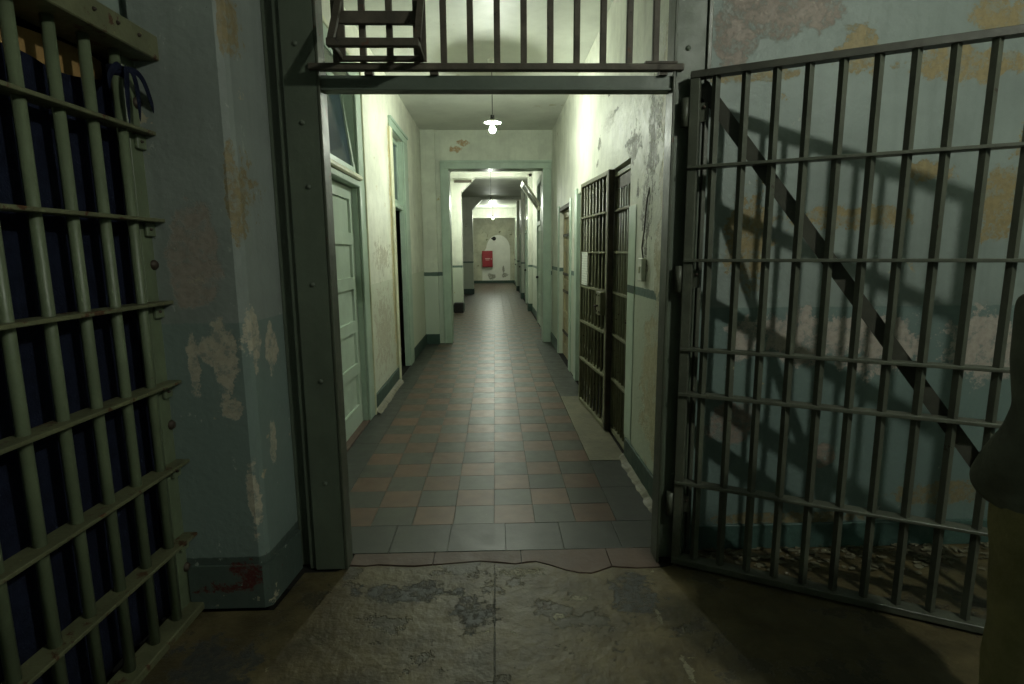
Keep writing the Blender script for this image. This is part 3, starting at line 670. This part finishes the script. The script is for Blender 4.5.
MB().lathe([(0, -.03), (.02, -.025), (.02, 0)], .19, -.115, .4, 10, 'y').build('handle', 'white_metal', dr)
ef = empty('wall_fixture', (-.03, FE - .03, 2.2), 'small dark fixture at the top of the white arch', 'fixture')
MB().lathe([(0, -.1), (.07, -.09), (.1, -.03), (.1, .018)], 0, 0, 0, 14, 'y').build('body', 'black', ef)
box(-.14, .02, -.02, .012, -.03, .03).build('bracket', 'black', ef)
# rusty steel plate on the first column
sp = tag(box(-1.0, -.56, 14.60, 14.65, 3.27, 3.33).build('steel_plate', 'rust'), 'rust brown flat plate under the beam of the nearest portal', 'plate')
tag(MB().box(-1.06, -.82, 14.40, 14.60, 0, .26, ch=.01).build('floor_box', 'black'), 'dark scuffed box at the foot of the nearest left column', 'box')

# ---- pendant lamps
def pendant(loc, zc, m, lab, r=.036, shade=True):
    e = empty('pendant_lamp', loc, lab, 'lamp', group='pendant lamps down the corridor')
    top = zc - loc[2]
    MB().tube([(0, 0, .14), (0, 0, top - .02)], .004, 6).build('cord', 'black', e)
    MB().lathe([(0, top), (.045, top), (.04, top - .03), (.005, top - .045)], 0, 0, 0, 16).build('ceiling_rose', 'white_metal', e)
    MB().lathe([(.005, .15), (.022, .145), (.024, .075), (.018, .06)], 0, 0, 0, 14).build('socket', 'black', e)
    if shade: MB().lathe([(.025, .1), (.05, .095), (.088, .074), (.09, .071), (.087, .070), (.05, .09), (.024, .095)], 0, 0, 0, 24).build('shade', 'white_metal', e)
    bm = bmesh.new(); bmesh.ops.create_icosphere(bm, subdivisions=2, radius=r)
    for v in bm.verts:
        if v.co.z > 0: v.co.x *= 1 - .45 * (v.co.z / r) ** 2; v.co.y *= 1 - .45 * (v.co.z / r) ** 2; v.co.z *= 1.35
    me = bpy.data.meshes.new('bulb'); bm.to_mesh(me); bm.free(); me.materials.append(M[m])
    for p in me.polygons: p.use_smooth = True
    o = bpy.data.objects.new('bulb', me); COL.objects.link(o); o.parent = e
    return e
pendant((-.008, 6.19, 2.81), H, 'bulb', 'lit bare bulb with small white shade hanging nearest in the corridor')
pendant((-.08, 14.0, 2.72), H, 'bulb_far', 'lit bulb hanging on a long cord just beyond the cased opening', shade=False)
pendant((-.06, 24.9, 2.98), H, 'bulb_end', 'small farthest lit bulb hanging before the white arch', shade=False)
pl_ = pendant((2.08, .13, 3.36), H, 'bulb_front', 'lit bulb on the front room ceiling, outside the view', r=.05, shade=False)
pl_['group'] = 'front room lamp'

# ---- flaked paint on the floor behind the gate
mb = MB()
for k in range(420):
    x = 1.0 + 2.2 * random.random(); y = 2.68 - abs(random.gauss(0, .13)); a = random.random() * PI; r0 = random.uniform(.006, .028)
    if y < 2.2: continue
    z = random.uniform(.002, .012); n = random.choice((4, 5, 6)); vs = []
    for i in range(n):
        q = a + 2 * PI * i / n; rr = r0 * random.uniform(.6, 1.2); vs.append((x + rr * math.cos(q), min(2.68, y + rr * .7 * math.sin(q)), z + random.uniform(-.001, .008)))
    mb.add(vs + [(p[0], p[1], p[2] - .0025) for p in vs], [tuple(range(n)), tuple(range(n, 2 * n))[::-1]] + [(i, n + i, n + (i + 1) % n, (i + 1) % n) for i in range(n)])
tag(mb.build('paint_flakes', 'patch'), 'flakes of fallen paint and plaster along the wall foot behind the gate', 'debris', kind='stuff')

# ---- person at the right edge
pe = empty('person', (1.54, 1.33, 0), 'standing person in dark jacket and khaki trousers, hands in pockets, beside the gate', 'person', rz=.1)
def skin(name, verts, edges, m, parent, root=0, sub=2):
    me = bpy.data.meshes.new(name); me.from_pydata([v[:3] for v in verts], edges, []); o = bpy.data.objects.new(name, me); COL.objects.link(o); o.parent = parent
    sk = o.modifiers.new('skin', 'SKIN'); sk.use_smooth_shade = True
    for i, v in enumerate(verts):
        d = me.skin_vertices[0].data[i]; d.radius = (v[3], v[4] if len(v) > 4 else v[3]); d.use_root = (i == root)
    o.modifiers.new('sub', 'SUBSURF').levels = sub; o.modifiers['sub'].render_levels = sub
    me.materials.append(M[m]); return o
# body (neck, head core, arms to fists, legs): one continuous surface
bv = [(0, 0, .95, .13, .1), (0, .0, 1.12, .12, .09), (0, .0, 1.32, .14, .1), (0, -.01, 1.45, .09, .07), (0, 0, 1.52, .055), (0, .015, 1.60, .06, .065), (0, .02, 1.69, .075, .088), (0, .015, 1.76, .05, .06),
      (-.16, -.01, 1.41, .05), (-.215, -.04, 1.14, .04), (-.215, .05, .97, .03), (-.18, .07, .925, .03),
      (.16, -.01, 1.41, .05), (.215, -.04, 1.14, .04), (.215, .05, .97, .03), (.18, .07, .925, .03),
      (-.1, 0, .86, .085), (-.11, .01, .5, .058), (-.115, -.02, .1, .04), (.1, 0, .86, .085), (.11, .01, .5, .058), (.115, -.02, .1, .04)]
be = [(0, 1), (1, 2), (2, 3), (3, 4), (4, 5), (5, 6), (6, 7), (2, 8), (8, 9), (9, 10), (10, 11), (2, 12), (12, 13), (13, 14), (14, 15), (0, 16), (16, 17), (17, 18), (0, 19), (19, 20), (20, 21)]
body = skin('body', bv, be, 'skin', pe)
# fingers inside the pockets
for sx in (-1, 1):
    for k in range(4):
        x = sx * (.185 - .017 * k); q = .006 * (1 if k in (1, 2) else 0)
        skin('finger', [(x, .07, .918, .009), (x * .97, .075, .895 - q, .008), (x * .94, .068, .872 - q, .007)], [(0, 1), (1, 2)], 'skin', body, sub=1)
    skin('thumb', [(sx * .165, .055, .935, .010), (sx * .14, .07, .915, .009), (sx * .132, .075, .895, .008)], [(0, 1), (1, 2)], 'skin', body, sub=1)
def cloth(name, m, rings, tubes, vox=.011):
    mb = MB(); n = 28
    for rs in rings:
        vs = [(cx + rx * math.cos(2 * PI * k / n), cy + ry * math.sin(2 * PI * k / n), z) for cx, cy, z, rx, ry in rs for k in range(n)]
        mb.add(vs, [(i * n + k, i * n + (k + 1) % n, (i + 1) * n + (k + 1) % n, (i + 1) * n + k) for i in range(len(rs) - 1) for k in range(n)] + [tuple(range(n))[::-1], tuple(range((len(rs) - 1) * n, len(rs) * n))])
    for pts, rr in tubes: mb.tube(pts, rr, 18)
    o = mb.build(name, m, pe)
    r = o.modifiers.new('remesh', 'REMESH'); r.mode = 'VOXEL'; r.voxel_size = vox; r.use_smooth_shade = True
    q = o.modifiers.new('smooth', 'SMOOTH'); q.iterations = 6; q.factor = .5
    return o
def fold(z): return .006 * math.sin(z * 31) + .004 * math.sin(z * 57 + 1)
jr = [(0, 0, z, rx + fold(z), ry + fold(z + .2)) for z, rx, ry in ((.855, .222, .165), (.9, .222, .168), (.96, .212, .16), (1.02, .205, .152), (1.08, .2, .148), (1.14, .198, .146), (1.2, .2, .147), (1.26, .205, .15), (1.32, .21, .148), (1.38, .205, .14), (1.43, .17, .12), (1.47, .12, .1), (1.51, .085, .085))]
arm = [(-.13, -.01, 1.43), (-.185, -.015, 1.4), (-.195, -.025, 1.27), (-.192, -.04, 1.15), (-.19, -.01, 1.06), (-.188, .04, .98), (-.18, .08, .92), (-.15, .11, .885)]
ar = [.06, .092, .088, .085, .082, .08, .072, .05]
cloth('jacket', 'jacket', [jr], [(arm, ar), ([(-x, y, z) for x, y, z in arm], ar)])
MB().lathe([(.085, 1.46), (.09, 1.5), (.075, 1.545), (.068, 1.54), (.08, 1.49)], 0, 0, 0, 20).build('jacket_collar', 'jacket', pe)
lg = [(.11, .0, z, rx + fold(z), ry + fold(z)) for z, rx, ry in ((.05, .088, .1), (.12, .092, .102), (.2, .09, .1), (.3, .092, .1), (.42, .098, .104), (.52, .1, .106), (.62, .105, .112), (.72, .112, .122), (.8, .118, .13), (.9, .11, .13))]
cloth('trousers', 'trousers', [lg, [(-c0, c1, z, rx, ry) for c0, c1, z, rx, ry in lg], [(0, 0, .78, .12, .1), (0, 0, .84, .19, .13), (0, 0, .95, .185, .13)]], [])
for sx in (-1, 1):
    MB().prism([(sx * .12 - .045, -.1), (sx * .12 + .045, -.1), (sx * .12 + .055, .06), (sx * .12 + .035, .17), (sx * .12 - .035, .17), (sx * .12 - .055, .06)], 0, .075).build('shoe', 'shoe', pe)
    MB().lathe([(0, -.013), (.011, -.008), (.013, 0)], sx * .033, .093, 1.665, 10, 'y').v
    ey = MB().lathe([(0, .012), (.009, .009), (.012, 0), (.009, -.009), (0, -.012)], sx * .032, .092, 1.67, 10, 'y').build('eye', 'eye', pe)
    MB().lathe([(0, .016), (.02, .012), (.03, 0), (.02, -.008)], sx * .075, .005, 1.655, 12, 'x').build('ear', 'skin', pe)
MB().add([(-.012, .098, 1.67), (.012, .098, 1.67), (-.018, .1, 1.63), (.018, .1, 1.63), (0, .132, 1.637), (0, .104, 1.68)], [(0, 2, 4, 5), (1, 5, 4, 3), (2, 3, 4), (0, 5, 1), (0, 1, 3, 2)], True).build('nose', 'skin', pe)
box(-.025, .025, .085, .1, 1.598, 1.606, ch=.003).build('mouth', 'rust', pe)
bm = bmesh.new(); bmesh.ops.create_uvsphere(bm, u_segments=28, v_segments=16, radius=1)
bmesh.ops.delete(bm, geom=[v for v in bm.verts if v.co.z < -.35 or (v.co.y > .45 and v.co.z < .35)], context='VERTS')
for v in bm.verts: v.co = Vector((v.co.x * .086, v.co.y * .105 + .008, v.co.z * .1 + 1.705))
me = bpy.data.meshes.new('hair'); bm.to_mesh(me); bm.free(); me.materials.append(M['hair']); o = bpy.data.objects.new('hair', me); COL.objects.link(o); o.parent = pe
o.modifiers.new('thick', 'SOLIDIFY').thickness = -.012
